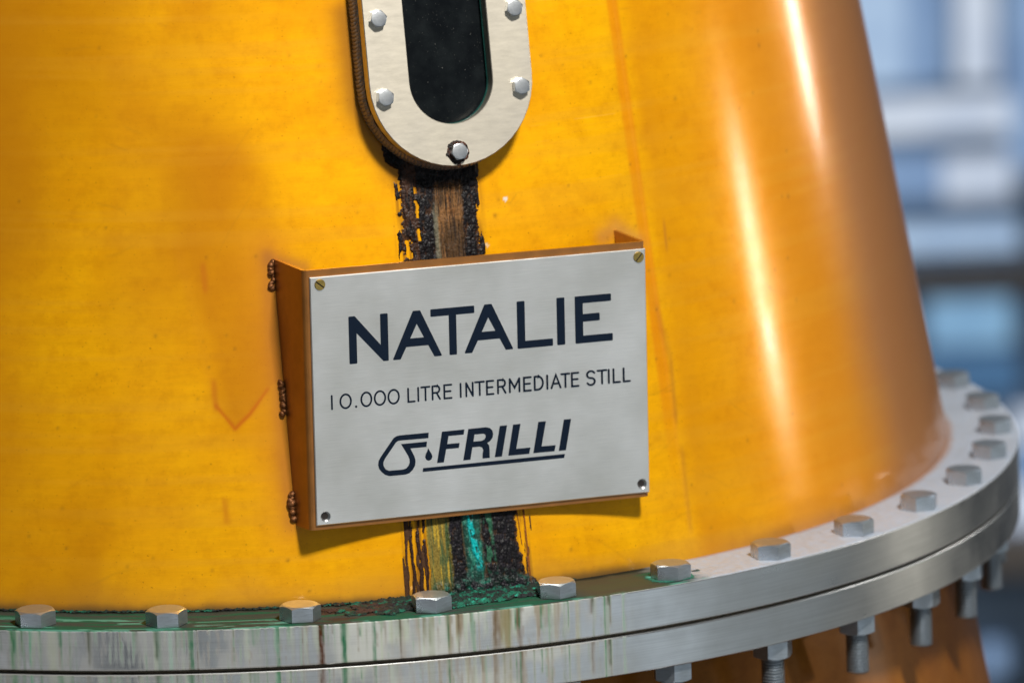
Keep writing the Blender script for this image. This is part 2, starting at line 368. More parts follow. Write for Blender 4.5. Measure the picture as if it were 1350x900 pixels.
# ---- flanges
def flange(name, ztop, zbot, seed, strength):
    rt = np.linspace(.640, RF-.0012, 44); zr = np.linspace(ztop-.0012, zbot+.0008, 34)
    prof = [(.60, ztop)]+[(r, ztop) for r in rt]+[(RF-.0004, ztop-.0004)]+[(RF, z) for z in zr]+[(RF-.0008, zbot), (.60, zbot)]
    prof = np.array(prof); A, I = np.meshgrid(AZ, np.arange(len(prof)), indexing='ij')
    r = prof[I, 0]; z = prof[I, 1]; P = cyl(A, r, z); U = np.radians(A)*.7
    aw = np.where(A > 180, A-360, A)
    p = Paint(A.shape)
    top = (I >= 0) & (I <= 45); rim = ~top
    m = U*1000                                             # mm along the rim
    # dusty film on the clean part of the top
    dust = ss(.35, .75, fbm(U*420, r*420, seed+1))*.3+.5
    p.add((.29, .36, .48), np.where(top, dust*ss(26, 34, aw), 0)*(1 if seed < 50 else 0))
    if seed < 50:
        zone = 1-ss(29.5, 33.5, aw+2.0*(fbm(U*60, r*90, seed+2)-.5))
        p.add((.014, .022, .015), np.where(top, zone*.97, 0))
        g = fbm(U*26, r*170, seed+3)
        p.add((.006, .07, .036), np.where(top, zone*ss(.42, .6, g)*.85, 0))
        wisp = ss(.55, .68, fbm(U*30+6*fbm(U*12, r*40, 9), r*300, seed+4))
        p.add((.10, .27, .20), np.where(top, zone*wisp*.75*band(aw, -18, 3.0, 1.5)*ss(.672, .69, r), 0))
        p.add((.07, .22, .17), np.where(top, zone*ss(.7165, .7195, r)*ss(.45, .6, fbm(U*55, U*0, seed+6))*.75, 0))
        p.add((.045, .022, .016), np.where(top, band(aw, 3.6, 9.5, 1.2)*ss(.4, .6, fbm(U*40, r*120, seed+5))*.9*zone, 0))
        p.add((.060, .045, .022), np.where(top, band(aw, 23, 29, 1.0)*zone*(.55+.4*g), 0))
        p.add((.01, .012, .009), np.where(top, zone*(1-ss(.659, .667, r+.006*(fbm(U*90, r*0, 8)-.5))), 0))
        p.add((.25, .13, .07), np.where(top, ss(33, 36, aw)*(1-ss(.6575, .664, r+.004*(fbm(U*120, r*0, 18)-.5)))*.7, 0))
    # runs on the rim
    dep = (ztop-z)/(ztop-zbot)
    warp = m+1.4*(fbm(m*.05, dep*3, seed+7)-.5)
    def runs(f, th, sd, soft=.16, lenf=1.0):
        n = fbm(warp*f, dep*.35, sd, 3); L = .35+1.1*vn(m*.12, m*0, sd+3)*lenf
        return ss(th, th+soft, n)*(1-ss(L, L+.35, dep) if seed < 50 else 1)
    zc = ss(4.6, 6, aw)*(1-ss(19, 27.5, aw+3*(fbm(m*.05, dep, seed+24)-.5))); zl = band(aw, -30, 5.0, .4); zall = np.maximum(zc, zl)
    S = strength
    p.add((.50, .52, .46), np.where(rim, zc*(.05+.5*ss(.4, .7, fbm(m*.025, dep*1.2, seed+9)))*S, 0))
    wash = ss(.44, .62, fbm(warp*.06, dep*.6, seed+10, 3))
    p.add((.27, .28, .27), np.where(rim, zl*wash*.35*S, 0))
    p.add((.30, .40, .25), np.where(rim, zall*runs(.26, .56, seed+11)*.4*S, 0))
    p.add((.03, .18, .08), np.where(rim, zall*runs(.5, .64, seed+12)*.6*S, 0))
    p.add((.11, .075, .035), np.where(rim, zall*runs(.8, .64, seed+22)*.5*S, 0))
    p.add((.18, .125, .05), np.where(rim, band(aw, 10, 21, 2.5)*runs(.24, .52, seed+13)*.7*S, 0))
    p.add((.10, .06, .03), np.where(rim, band(aw, 8, 21, 2.0)*runs(.5, .63, seed+14)*.7*S, 0))
    for x, wd, cc, al in ((420, 2.8, (.06, .02, .008), 1.2), (448, 2.2, (.012, .11, .05), 1.0), (487, 1.5, (.02, .12, .06), .8), (22, 2.5, (.03, .14, .05), .9), (255, 2.2, (.012, .11, .05), 1.0), (262, 1.0, (.03, .02, .01), .8), (640, 3.0, (.10, .06, .02), .8), (672, 2.0, (.07, .04, .015), .8), (655, 5.0, (.20, .18, .08), .6), (560, 3.0, (.16, .20, .10), .6), (228, 2.0, (.16, .40, .28), .5), (75, 4.5, (.28, .32, .22), .6), (746, 1.6, (.20, .17, .06), .5), (803, 1.2, (.07, .27, .16), .7), (783, 1.6, (.12, .22, .13), .6)):
        c0 = math.radians(faz(x))*700+1.2*(fbm(dep*3, dep*0, int(x))-.5)
        p.add(cc, np.where(rim, np.exp(-((m-c0)/wd)**4)*al*(.45+.75*fbm(m*.5, dep*5, seed+15))*S, 0))
    rr_ = np.random.RandomState(77)                      # single runs, wider at the start, each of its own length
    for q in range(75):
        a_q = rr_.uniform(-18, 24.5); wq = rr_.choice([.5, .8, 1.3, 2.2], p=[.35, .35, .2, .1]); lq = rr_.uniform(.25, 1.6); kind = rr_.rand(); dq = rr_.uniform(.5, 1.0)
        cc = (.015, .12, .05) if kind < .55 else ((.07, .26, .15) if kind < .78 else ((.045, .024, .010) if a_q > 3 else (.03, .045, .024)))
        if rr_.rand() > S+.1: continue
        cq = math.radians(a_q)*700+1.6*(fbm(dep*2.5, dep*0, 200+q)-.5); wv = wq*(1.15-.5*np.clip(dep/lq, 0, 1))
        if seed > 50: lq += .5
        p.add(cc, np.where(rim, np.exp(-((m-cq)/wv)**2)*(1-ss(lq*.75, lq, dep))*dq*(.55+.6*fbm(m*.8, dep*6, 300+q)), 0))
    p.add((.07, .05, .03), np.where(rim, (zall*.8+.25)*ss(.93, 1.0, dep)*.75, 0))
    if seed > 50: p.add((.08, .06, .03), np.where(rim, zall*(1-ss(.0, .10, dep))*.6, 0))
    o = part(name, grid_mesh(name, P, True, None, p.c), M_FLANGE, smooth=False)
    o.data.polygons.foreach_set('use_smooth', np.ones(len(o.data.polygons), bool))
    bmod = o.data
    return o
up_f = flange('upper_flange', Z0, ZF1, 10, 1.0)
lo_f = flange('lower_flange', ZF2A, ZF2, 60, .75)
for o in (up_f, lo_f): 
    try: o.data.set_sharp_from_angle(angle=R_(35))
    except Exception: pass
part('gasket', grid_mesh('gasket', lathe([(.60, ZF1-.0002), (RF-.0035, ZF1-.0002), (RF-.003, (ZF1+ZF2A)/2), (RF-.0035, ZF2A+.0002), (.60, ZF2A+.0002)], 240), True), M_GASK)
# ---- lower body down to the floor
zl = np.concatenate([np.linspace(ZF2+.002, -.9, 40)]); rl = .6643+.19*(-.1-zl)
prof = list(zip(rl, zl))+[(.83, -1.0), (.84, -1.1), (.84, FLOOR+.002)]
n = 240; a = np.linspace(0, 360, n, endpoint=False); pr = np.array(prof); AA, II = np.meshgrid(a, np.arange(len(pr)), indexing='ij')
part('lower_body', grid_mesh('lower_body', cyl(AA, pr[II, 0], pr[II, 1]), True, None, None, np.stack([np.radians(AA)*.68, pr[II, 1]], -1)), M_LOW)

# ---- flange bolts
def hex_head(af, h, ch=.0016, base=0.0, washer=0):
    """hexagon head with the chamfered crown of a real bolt: rounded corners falling below the flat top"""
    ac = af/math.sqrt(3); V = []; F = []; N = 36
    def rad(t):
        tt = (t+math.pi/6) % (math.pi/3)-math.pi/6
        return af/2/math.cos(((t) % (math.pi/3))-math.pi/6)
    ang = [2*math.pi*i/N for i in range(N)]
    rings = []
    rings.append([(rad(t)*.985*math.cos(t), rad(t)*.985*math.sin(t), base) for t in ang])
    rings.append([(rad(t)*math.cos(t), rad(t)*math.sin(t), base+.0005) for t in ang])
    def zch(t):   # chamfer cone cuts the corners lower than the flats
        return base+h-(rad(t)-af/2*.955)*.55
    rings.append([(rad(t)*math.cos(t), rad(t)*math.sin(t), zch(t)) for t in ang])
    rings.append([(af/2*.95*math.cos(t), af/2*.95*math.sin(t), base+h) for t in ang])
    rings.append([(af/2*.6*math.cos(t), af/2*.6*math.sin(t), base+h+.0002) for t in ang])
    for r in rings: V += r
    for k in range(len(rings)-1):
        for i in range(N):
            j = (i+1) % N; F.append((k*N+i, k*N+j, (k+1)*N+j, (k+1)*N+i))
    F.append(tuple((len(rings)-1)*N+i for i in range(N))); F.append(tuple(reversed(range(N))))
    me = mesh('hex', V, F); 
    me.polygons.foreach_set('use_smooth', np.ones(len(me.polygons), bool)); me.set_sharp_from_angle(angle=R_(18))
    return me
ME_BOLT = hex_head(.0300, .0128); ME_BOLT.materials.append(M_BOLT)
ME_NUT = hex_head(.0300, .0170); ME_NUT.materials.append(M_BOLT)
tp = [(.0, -.1300), (.0085, -.1300), (.0098, -.1288)]
zt = -.1280
while zt < ZF2+.001: tp += [(.0101, zt), (.0101, zt+.0004), (.0084, zt+.0013), (.0084, zt+.0016)]; zt += .0027
tp += [(.0094, ZF2+.004)]
ME_STUD = grid_mesh('stud', lathe(tp, 28), True); ME_STUD.materials.append(M_BOLT); ME_STUD.polygons.foreach_set('use_smooth', np.ones(len(ME_STUD.polygons), bool)); ME_STUD.set_sharp_from_angle(angle=R_(25))
VROT = [17, -26, -24, 11, 7, 17, 17, 21, -14, 0, -2, -7, 0, 0]
rs = np.random.RandomState(8)
first = True
for k in range(-2, 18):
    az = TH0+DTH*k; p = cyl(np.array(az), RBOLT, Z0)
    b = bpy.data.objects.new('bolt', ME_BOLT); col.objects.link(b); b.parent = still
    b.location = (p[0], p[1], Z0-FLOOR+.0002)
    va = VROT[k] if 0 <= k < 14 else rs.uniform(-30, 30)
    b.rotation_euler = (rs.normal(0, .008), rs.normal(0, .008), R_(-90+va))       # a corner towards the viewer, turned by va
    s = bpy.data.objects.new('threaded_shank', ME_STUD); col.objects.link(s); s.parent = b; s.location = (0, 0, -Z0)
    nt = bpy.data.objects.new('nut', ME_NUT); col.objects.link(nt); nt.parent = b
    nt.location = (0, 0, ZF2-Z0-.0004); nt.rotation_euler = (math.pi, 0, rs.uniform(0, 1))

def layer_(c, rgb, a):
    a = np.clip(a, 0, 1)[..., None]; return c*(1-a)+np.array(rgb)*a
# ---- sight window, on the cone's slope
def frame_on_cone(az, s, off=0.0):
    a = R_(az); n0 = Vector((math.sin(a), -math.cos(a), 0)); u0 = Vector((0, 0, 1))
    n = n0*math.cos(ALC)+u0*math.sin(ALC); u = -n0*math.sin(ALC)+u0*math.cos(ALC); r = Vector((math.cos(a), math.sin(a), 0))
    O = n0*RB+u0*Z0+u*s+n*off
    return Matrix(((r.x, u.x, n.x, O.x), (r.y, u.y, n.y, O.y), (r.z, u.z, n.z, O.z), (0, 0, 0, 1)))
MW = frame_on_cone(17.6, .4270)                 # local x right, y up the slope, z out of the wall
HL = .26                                        # straight length
def stadium(r, n=24):
    L = [(r*math.cos(t), r*math.sin(t)) for t in np.linspace(math.pi, 2*math.pi, n)]
    L += [(r*math.cos(t), HL+r*math.sin(t)) for t in np.linspace(0, math.pi, n)]
    return L
def sweep(rings, closed=False):                 # rings: list of (radius, z) swept round the stadium
    S = [[(x, y, z) for x, y in stadium(r)] for r, z in rings]
    P = np.array(S).transpose(1, 0, 2); return P
ZR = .026
ring_prof = [(.0365, .0135), (.0365, ZR-.0006), (.0371, ZR), (.0445, ZR), (.0545, ZR), (.0645, ZR), (.0712, ZR), (.0718, ZR-.0006), (.0718, .0152), (.0708, .0145), (.0365, .0135)]
Pw = sweep(ring_prof)
# finer along the stadium for stains is unneeded: only the foot bolt is dirty
pw = Paint(Pw.shape[:2])
win = part('sight_window', grid_mesh('window_ring', Pw, True, None, pw.c), M_RING, still, False)
win.data.polygons.foreach_set('use_smooth', np.ones(len(win.data.polygons), bool)); win.data.set_sharp_from_angle(angle=R_(30))
win.matrix_local = Matrix.Translation(still_off) @ MW
win['label'] = 'oblong bolted steel frame round a dark sight glass'
def wpart(name, me, mat, loc=(0, 0, 0), rot=(0, 0, 0), smooth=True):
    o = link(name, me, mat, win, smooth); o.location = loc; o.rotation_euler = rot; return o
wpart('collar', grid_mesh('collar', sweep([(.0370, .013), (.0702, .0135), (.0700, -.030), (.0370, -.030)]), True), mat_simple('collar_steel', (.30, .25, .20), .5, .9, .4, 120, .3))
gs = stadium(.0369)
wpart('glass', mesh('glass', [(x, y, .0105) for x, y in gs], [tuple(range(len(gs)))]), M_GLASS, smooth=False)
wpart('glass_edge', grid_mesh('glass_edge', sweep([(.0363, .0107), (.0357, .0150), (.0364, .0153)]), True), M_GEDGE)
# weld bead: overlapping ripples round the collar
path = []
for i in range(len(stadium(.0722))): path.append(stadium(.0722, 60)[i] if False else None)
st = stadium(.0722, 80); pts = np.array(st+[st[0]]); sg = np.hypot(*np.diff(pts, axis=0).T); cum = np.concatenate([[0], np.cumsum(sg)])
V = []; F = []
ribs = 9
nb = int(cum[-1]/.0032); rs = np.random.RandomState(5)
for i in range(nb):
    s = i*.0032; x = np.interp(s, cum, pts[:, 0]); y = np.interp(s, cum, pts[:, 1]); x2 = np.interp(s+.001, cum, pts[:, 0]); y2 = np.interp(s+.001, cum, pts[:, 1])
    t = Vector((x2-x, y2-y, 0)).normalized(); nn = Vector((t.y, -t.x, 0))
    sag = -(x*x)/(2*.58)
    zc_ = .0045+sag*.5+rs.normal(0, .0006); hw_ = .0085+rs.normal(0, .0006); b0 = len(V)
    for q in range(ribs):
        f = -1+2*q/(ribs-1); prof_ = math.sqrt(max(0, 1-f*f))
        bow = .0024*(1-f*f)
        for (ds, dr) in ((-.0025, -.0003), (-.0005, .0026), (.0014, .0019), (.0025, -.0003)):
            c = Vector((x, y, zc_+f*hw_))+t*(ds+bow)+nn*(dr*prof_-.0008*(1-prof_)); V.append(tuple(c))
    for q in range(ribs-1):
        for e in range(3): F.append((b0+q*4+e, b0+q*4+e+1, b0+q*4+4+e+1, b0+q*4+4+e))
wpart('weld_bead', mesh('weld_bead', V, F), M_WELD)
ME_WB = hex_head(.0130, .0058); ME_WB.materials.append(M_WBOLT)
zb = ZR+.0001
gx = np.arange(-.0135, .0135, .0004); gy = np.arange(-.0735, -.046, .0004); GX, GY = np.meshgrid(gx, gy, indexing='ij')
gd = np.hypot(GX, GY+.0603)*1000+3.4*(fbm(GX*260, GY*260, 131)-.5)
gm = np.maximum((1-ss(9.2, 10.4, gd))*1.0, band(GX*1000, -1.4, 1.8, .6)*(GY < -.066)*.9*(1-ss(.0715, .0724, -GY)))
gh = gm*(.0004+.0013*fbm(GX*500, GY*500, 132)); gc = layer_(np.zeros(GX.shape+(3,))+np.array((.009, .006, .005)), (.07, .022, .010), ss(.5, .7, fbm(GX*300, GY*300, 133)))
go = wpart('rust_grime', grid_mesh('rust_grime', np.stack([GX, GY, ZR+gh-.0001], -1), False, gh > .0003, np.concatenate([gc, np.ones(GX.shape+(1,))], -1)), M_CRUST)
go['kind'] = 'stuff'
for j, (x, y) in enumerate([(-.0600, -.0104), (-.0600, .055), (0, -.0600), (.0600, -.0104), (.0600, .055), (-.06, .1204), (.06, .1204), (-.06, .1858), (.06, .1858)]):
    o = bpy.data.objects.new('bolt', ME_WB); col.objects.link(o); o.parent = win; o.location = (x, y, zb); o.rotation_euler = (0, 0, [.35, .2, .1, .5, .25, .1, .3, .4, .2][j])

# ---- residue crusts (raised deposits, a mesh with a ragged edge each)
def cone_patch(name, xr, yr, xs, ys, step, fn, mat=M_CRUST):
    """fn(X, Y) in millimetre-like photo columns/rows of the reference spot -> height (m), colour"""
    xa = np.arange(xs[0], xs[1], step); ya = np.arange(ys[0], ys[1], step)
    az_k = np.array([on_cone(x, yr)[0] for x in np.linspace(xs[0], xs[1], 9)]); z_k = np.array([on_cone(xr, y)[1] for y in np.linspace(ys[0], ys[1], 9)])
    az_ = np.interp(xa, np.linspace(xs[0], xs[1], 9), az_k); z_ = np.interp(ya, np.linspace(ys[0], ys[1], 9), z_k)
    X, Y = np.meshgrid(xa, ya, indexing='ij'); A, Z = np.meshgrid(az_, z_, indexing='ij')
    h, c = fn(X, Y)
    Z = np.maximum(Z, Z0+.0005)
    a_ = np.radians(A); nrm = np.stack([np.sin(a_)*math.cos(ALC), -np.cos(a_)*math.cos(ALC), np.full(A.shape, math.sin(ALC))], -1)
    P = cyl(A, rc(Z), Z)+nrm*(h-.0006+.0005)[..., None]
    me = grid_mesh(name, P[::-1], False, (h > .00035)[::-1], np.concatenate([c, np.ones(c.shape[:2]+(1,))], -1)[::-1])
    o = part(name, me, mat, still); o['kind'] = 'stuff'; return o
def layer(c, rgb, a):
    a = np.clip(a, 0, 1)[..., None]; return c*(1-a)+np.array(rgb)*a
def lump(X, Y, f, sd): return np.clip(1-cells(X*f, Y*f, sd)*1.25, 0, 1)
def crust_top(X, Y):
    wx = X+5*(fbm(X*.0+Y*.05, Y*.05, 2)-.5)+2.5*(fbm(X*.3, Y*.3, 3)-.5)
    edge = 12.0*(fbm(Y*.05, Y*0, 61)-.5)+9*(fbm(X*.12+Y*.2, Y*.2, 62)-.5)
    t = np.clip((Y-222)/120, 0, 1)
    L = 529+edge; Rr = 627+edge*.8+4*t
    body = band(wx, L, Rr, 4.5)**1.5*(.45+.8*fbm(X*.07, Y*.05, 63))
    gap = band(wx, 547.5+1.5*t, 551.5+2*t, .8)*ss(.46, .56, fbm(Y*.09, Y*0, 64))*ss(238, 246, Y)         # wall showing between two runs
    gap2 = band(wx, 525, 538+4*t, 2)*ss(300, 320, Y)*ss(.48, .6, fbm(X*.2, Y*.12, 66))
    brown = band(wx, 574+3*(fbm(Y*.08, Y*0, 65)-.5), 612-4*t+3*(fbm(Y*.07, Y*0, 67)-.5), 2)*ss(236, 250, Y)
    lm = .55*lump(X, Y*.45, .16, 71)+.25*lump(X, Y*.6, .40, 72)+.3*fbm(X*.2, Y*.2, 73, 2)
    h = body*(.0006+.0022*lm)*(1-brown*.75)+brown*.0005+brown*.0012*fbm(X*.45, Y*.03, 74)
    h = h*(1-gap)*(1-gap2)
    side = (band(wx, 523, 533, 2)+band(wx, 624, 636, 2))*ss(.50, .62, fbm(X*.16, Y*.045, 70))
    h = np.maximum(h, side*(.0006+.0012*lm))
    h += .0012*ss(250, 225, Y)*body
    sat = np.zeros_like(h)                                   # stray blobs at the edges
    for (bx, by, br) in ((527, 278, 3.5), (625, 244, 7), (526, 322, 3)):
        d = np.hypot(X-bx, Y-by)/br; sat = np.maximum(sat, np.sqrt(np.clip(1-d*d, 0, 1))*br*.00042)
    h = np.maximum(h, sat)
    ringy = 207+.0068*np.maximum(0, np.abs(X-598)-10)**2*-1.0         # gunk hugging the frame's foot
    hug = band(X, 512+6*(fbm(Y*.2, X*.1, 69)-.5), 634, 4)*(1-ss(9, 16, (Y-ringy)-24+10*(fbm(X*.12, Y*.1, 68)-.5)-6*band(X, 545, 620, 15)))
    h = np.maximum(h, hug*(.0008+.003*lm))
    c = np.zeros(X.shape+(3,))+np.array((.003, .0025, .003))
    c = layer(c, (.010, .008, .011), ss(.5, .8, fbm(X*.4, Y*.4, 75)))
    c = layer(c, (.045, .018, .006), 1-ss(.0006, .0013, h))
    c = layer(c, (.04, .018, .010), band(wx, 533, 551, 2)*ss(.4, .6, fbm(X*.3, Y*.05, 76)))
    c = layer(c, (.055, .028, .010), brown)
    c = layer(c, (.16, .075, .024), brown*ss(.45, .65, fbm(X*.35, Y*.025, 77)))
    c = layer(c, (.022, .012, .006), brown*ss(.52, .66, fbm(X*.5, Y*.03, 78)))
    c = layer(c, (.28, .09, .012), brown*band(wx, 593, 599, 3)*band(Y, 255, 280, 10)*ss(.4, .6, fbm(X*.3, Y*.06, 79))*.8)
    c = layer(c, (.16, .15, .10), band(wx, 571, 577, 1.5)*ss(260, 290, Y)*.6)
    return h, c
cone_patch('black_residue', 580, 285, (500, 645), (180, 372), .55, crust_top)
def crust_low(X, Y):
    wx = X+4*(fbm(Y*.04, Y*0, 82)-.5)+2*(fbm(X*.3, Y*.3, 83)-.5)
    foot = ss(754, 776, Y+16*(fbm(X*.08, X*0, 84)-.5)-30*((X-628)/85)**4)
    runs_l = (band(wx, 541, 545, 1)+band(wx, 550, 555, 1.2)+band(wx, 559, 562.5, 1)+band(wx, 535, 536.5, .6)*.7)*ss(.30, .42, fbm(X*.1, Y*.06, 85))
    drip = band(X, 694.5+.4*np.sin(Y*.2), 697, .7)*ss(790, 760, Y)+band(X, 687+(Y-700)*.05, 688.5+(Y-700)*.05, .6)*ss(735, 720, Y)
    olive = band(wx, 564, 594, 2)
    rag = 9*(fbm(Y*.09, Y*0, 98)-.5)+6*(fbm(X*.15, Y*.2, 99)-.5); blk1 = band(wx+rag*.5, 593, 613, 3); teal = band(wx, 613, 636, 3); blk2 = band(wx+rag, 638, 683+(Y-690)*.07, 4.5)
    lm = .55*lump(X, Y*.45, .16, 86)+.25*lump(X, Y*.6, .40, 87)+.3*fbm(X*.2, Y*.2, 88, 2)
    h = runs_l*.0014+drip*.0009+olive*(.00045+.0004*fbm(X*.3, Y*.03, 89))+np.maximum(blk1, np.maximum(teal, blk2))*(.0006+.0019*lm)
    thin = (band(X, 530, 566, 4)+band(X, 676, 704, 4))*ss(.54, .64, fbm(X*.28, Y*.03, 80)); h = np.maximum(h, thin*.0009)
    fx = 1.0; h = np.maximum(h, foot*fx*(.0008+.0038*lm))
    c = np.zeros(X.shape+(3,))+np.array((.0035, .003, .004))
    c = layer(c, (.06, .025, .008), 1-ss(.0007, .0014, h)); c = layer(c, (.03, .012, .007), np.clip(runs_l, 0, 1)*.8); c = layer(c, (.20, .06, .008), drip)
    c = layer(c, (.17, .12, .02), olive); c = layer(c, (.05, .075, .025), olive*ss(.45, .62, fbm(X*.3, Y*.02, 90))); c = layer(c, (.34, .22, .02), olive*ss(.55, .7, fbm(X*.4, Y*.02, 91)))
    c = layer(c, (.011, .009, .013), (blk1+blk2)*ss(.5, .75, fbm(X*.35, Y*.3, 92)))
    c = layer(c, (.010, .055, .04), teal*.9); c = layer(c, (.02, .14, .10), teal*ss(.5, .68, fbm(X*.15, Y*.08, 97))); c = layer(c, (.02, .09, .05), band(wx, 640, 652, 2)*ss(.4, .6, fbm(X*.2, Y*.06, 93)))
    core = band(wx, 619+(Y-690)*.10, 626+(Y-690)*.14, 2.2)*(1-ss(742, 758, Y))*ss(.30, .5, fbm(X*.25, Y*.12, 94))
    c = layer(c, (.0, .33, .33), core); h = h+core*.0008
    c = layer(c, (.008, .018, .014), foot*.8); c = layer(c, (.006, .09, .06), foot*ss(.52, .7, fbm(X*.12, Y*.2, 95))); c = layer(c, (.012, .010, .014), foot*band(X, 600, 690, 8)*ss(.42, .55, fbm(X*.15, Y*.15, 96)))
    return h, c
cone_patch('black_residue', 610, 730, (512, 712), (640, 806), .6, crust_low)
# crusts lying on the flange
def flange_patch(name, a0, a1, r0, r1, fn, mat):
    az_ = np.arange(a0, a1, .045); r_ = np.arange(r0, r1, .0006); A, Rr = np.meshgrid(az_, r_, indexing='ij')
    X = np.radians(A)*700; Y = (Rr-.65)*1000              # mm
    h, c = fn(A, X, Y)
    P = cyl(A, Rr, Z0+h-.0004)
    me = grid_mesh(name, P, False, h > .0006, np.concatenate([c, np.ones(c.shape[:2]+(1,))], -1))
    o = part(name, me, mat, still); o['kind'] = 'stuff'; return o
def verd(A, X, Y):
    lm = .6*lump(X, Y, .20, 101)+.3*lump(X, Y, .45, 102)+.3*fbm(X*.7, Y*.7, 103)
    out = 44+30*(fbm(X*.035, X*0, 104)-.4)+8*(fbm(X*.2, Y*.2, 105)-.5)
    m = band(A, 8.8, 22.6, 1.5)*(1-ss(out, out+7, Y))
    m2 = band(A, -19, 24.8, .8)*(1-ss(9, 12, Y+5*(fbm(X*.2, Y*.2, 106)-.5)))*.6
    m3 = band(A, 3.8, 10.6, .8)*ss(.40, .55, fbm(X*.12, Y*.12, 107))*(1-ss(46, 56, Y))*.55
    M = np.maximum(m, np.maximum(m2, m3)); h = M*(.0008+.0036*lm)*ss(.15, .4, M)
    c = np.zeros(X.shape+(3,))+np.array((.008, .017, .013))
    c = layer(c, (.006, .095, .058), ss(.48, .66, fbm(X*.16, Y*.16, 108))); c = layer(c, (.015, .22, .15), ss(.66, .78, fbm(X*.3, Y*.3, 109))*(A > 12))
    c = layer(c, (.010, .009, .012), ss(.56, .7, fbm(X*.1, Y*.14, 110))); c = layer(c, (.04, .018, .014), band(A, 4, 9.5, 1)*ss(.45, .6, fbm(X*.1, Y*.1, 111)))
    c = layer(c, (.006, .010, .008), (1-ss(7, 10, Y))*.8)
    return h, c
flange_patch('verdigris', -20, 25.5, .6545, .7185, verd, M_VERD)
def spot(A, X, Y):
    cx, cy = math.radians(30.32)*700, 50.0
    d = np.hypot(X-cx, Y-cy); n_ = fbm(X*.15, Y*.15, 121)
    m = (1-ss(19, 23, d+8*(n_-.5)))*.6
    tail = band(X, cx+12, cx+34, 3)*band(Y, 43, 47, 2.0)*ss(.35, .5, n_)
    M = np.maximum(m, tail); h = M*(.0010+.0012*fbm(X*.4, Y*.4, 122))
    c = np.zeros(X.shape+(3,))+np.array((.015, .11, .075)); c = layer(c, (.12, .42, .36), ss(.6, .75, fbm(X*.2, Y*.2, 123))*.6); c = layer(c, (.02, .02, .018), tail); return h, c
flange_patch('verdigris', 27.5, 35, .670, .716, spot, M_VERD)

# ---- sign bracket (bent copper sheet welded to the wall)
PH, RHO, ZC, TAU, PW, PHH, PROLL = math.radians(17.76), .653, .167, math.radians(-.11), .2963, .2081, math.radians(-.52)
n_ = Vector((math.sin(PH), -math.cos(PH), 0)); r_ = Vector((math.cos(PH), math.sin(PH), 0)); u_ = Vector((0, 0, 1))
r2 = math.cos(PROLL)*r_+math.sin(PROLL)*u_; u2 = -math.sin(PROLL)*r_+math.cos(PROLL)*u_
Cp = n_*RHO+u_*ZC
MP = Matrix(((r2.x, -n_.x, u2.x, Cp.x), (r2.y, -n_.y, u2.y, Cp.y), (r2.z, -n_.z, u2.z, Cp.z), (0, 0, 0, 1)))   # local x right, -y outwards, z up
TH = .003; XL, XR = -.1535, .1490; YF = .0021              # bracket front sheet just behind the plate
rows = np.linspace(-.1080, .1098, 24)
def back_y(x, z): zz_ = ZC+z; return RHO-math.sqrt(max(rc(zz_)**2-x*x, .01))
outer, inner = [], []
def prof_at(z):
    o = []; rb = .005
    xl, xr = XL-.004*0, XR
    o.append((XL-.0035, back_y(XL-.0035, z)+.001))
    o.append((XL, YF+rb))
    for t in np.linspace(0, math.pi/2, 6)[1:]: o.append((XL+rb-rb*math.cos(t), YF+rb-rb*math.sin(t)))
    for t in np.linspace(0, math.pi/2, 6): o.append((XR-rb+rb*math.sin(t), YF+rb-rb*math.cos(t)))
    o.append((XR-.0003, back_y(XR, z)+.001))
    return o
VO = []; ns = None
for z in rows:
    o = prof_at(z); ns = len(o); pts2 = np.array(o)
    tg = np.gradient(pts2, axis=0); tg /= np.linalg.norm(tg, axis=1)[:, None]
    nrm = np.stack([-tg[:, 1], tg[:, 0]], 1)
    ins = pts2+nrm*TH
    VO.append([(x, y, z) for x, y in o]+[(x, y, z) for x, y in ins[::-1]])
P = np.array(VO); m_ = P.shape[1]; V = P.reshape(-1, 3); F = []
for i in range(len(rows)-1):
    for j in range(m_): k = (j+1) % m_; F.append((i*m_+j, i*m_+k, (i+1)*m_+k, (i+1)*m_+j))
for i, rev in ((0, True), (len(rows)-1, False)):
    for j in range(ns-1):
        q = (i*m_+j, i*m_+j+1, i*m_+m_-2-j, i*m_+m_-1-j); F.append(tuple(reversed(q)) if rev else q)
brk = part('sign_bracket', mesh('bracket', V, F), M_BRK, still, False)
brk.matrix_local = Matrix.Translation(still_off) @ MP
brk.data.polygons.foreach_set('use_smooth', np.ones(len(brk.data.polygons), bool)); brk.data.set_sharp_from_angle(angle=R_(30))
brk['label'] = 'bent copper sheet bracket welded to the cone behind the nameplate'
def weld(xc, z0, z1, seed, side=-1):
    rs = np.random.RandomState(seed); V = []; F = []; z = z0
    while z < z1:
        rr = rs.uniform(.0024, .0038); y = back_y(xc, z)+.0004; b0 = len(V); nu, nv = 10, 7; fx_, fy_ = rs.uniform(.75, 1.3, 2)
        cx_ = xc+side*.0012+rs.normal(0, .0009); tl = rs.normal(0, .25)
        for i in range(nu):
            for j in range(nv):
                t = 2*math.pi*i/nu; p_ = math.pi*j/(nv-1)
                V.append((cx_+rr*fx_*math.sin(p_)*math.cos(t), y+rr*fy_*math.sin(p_)*math.sin(t), z+rr*.9*math.cos(p_)+tl*rr*math.sin(p_)*math.cos(t)))
        for i in range(nu):
            for j in range(nv-1): k = (i+1) % nu; F.append((b0+i*nv+j, b0+i*nv+j+1, b0+k*nv+j+1, b0+k*nv+j))
        z += rs.uniform(.0014, .0034)
    o = link('weld', mesh('weld', V, F), M_CWELD, brk); return o
weld(XL-.004, .086, .107, 1); weld(XL-.004, -.017, .010, 2); weld(XL-.004, -.103, -.080, 3)
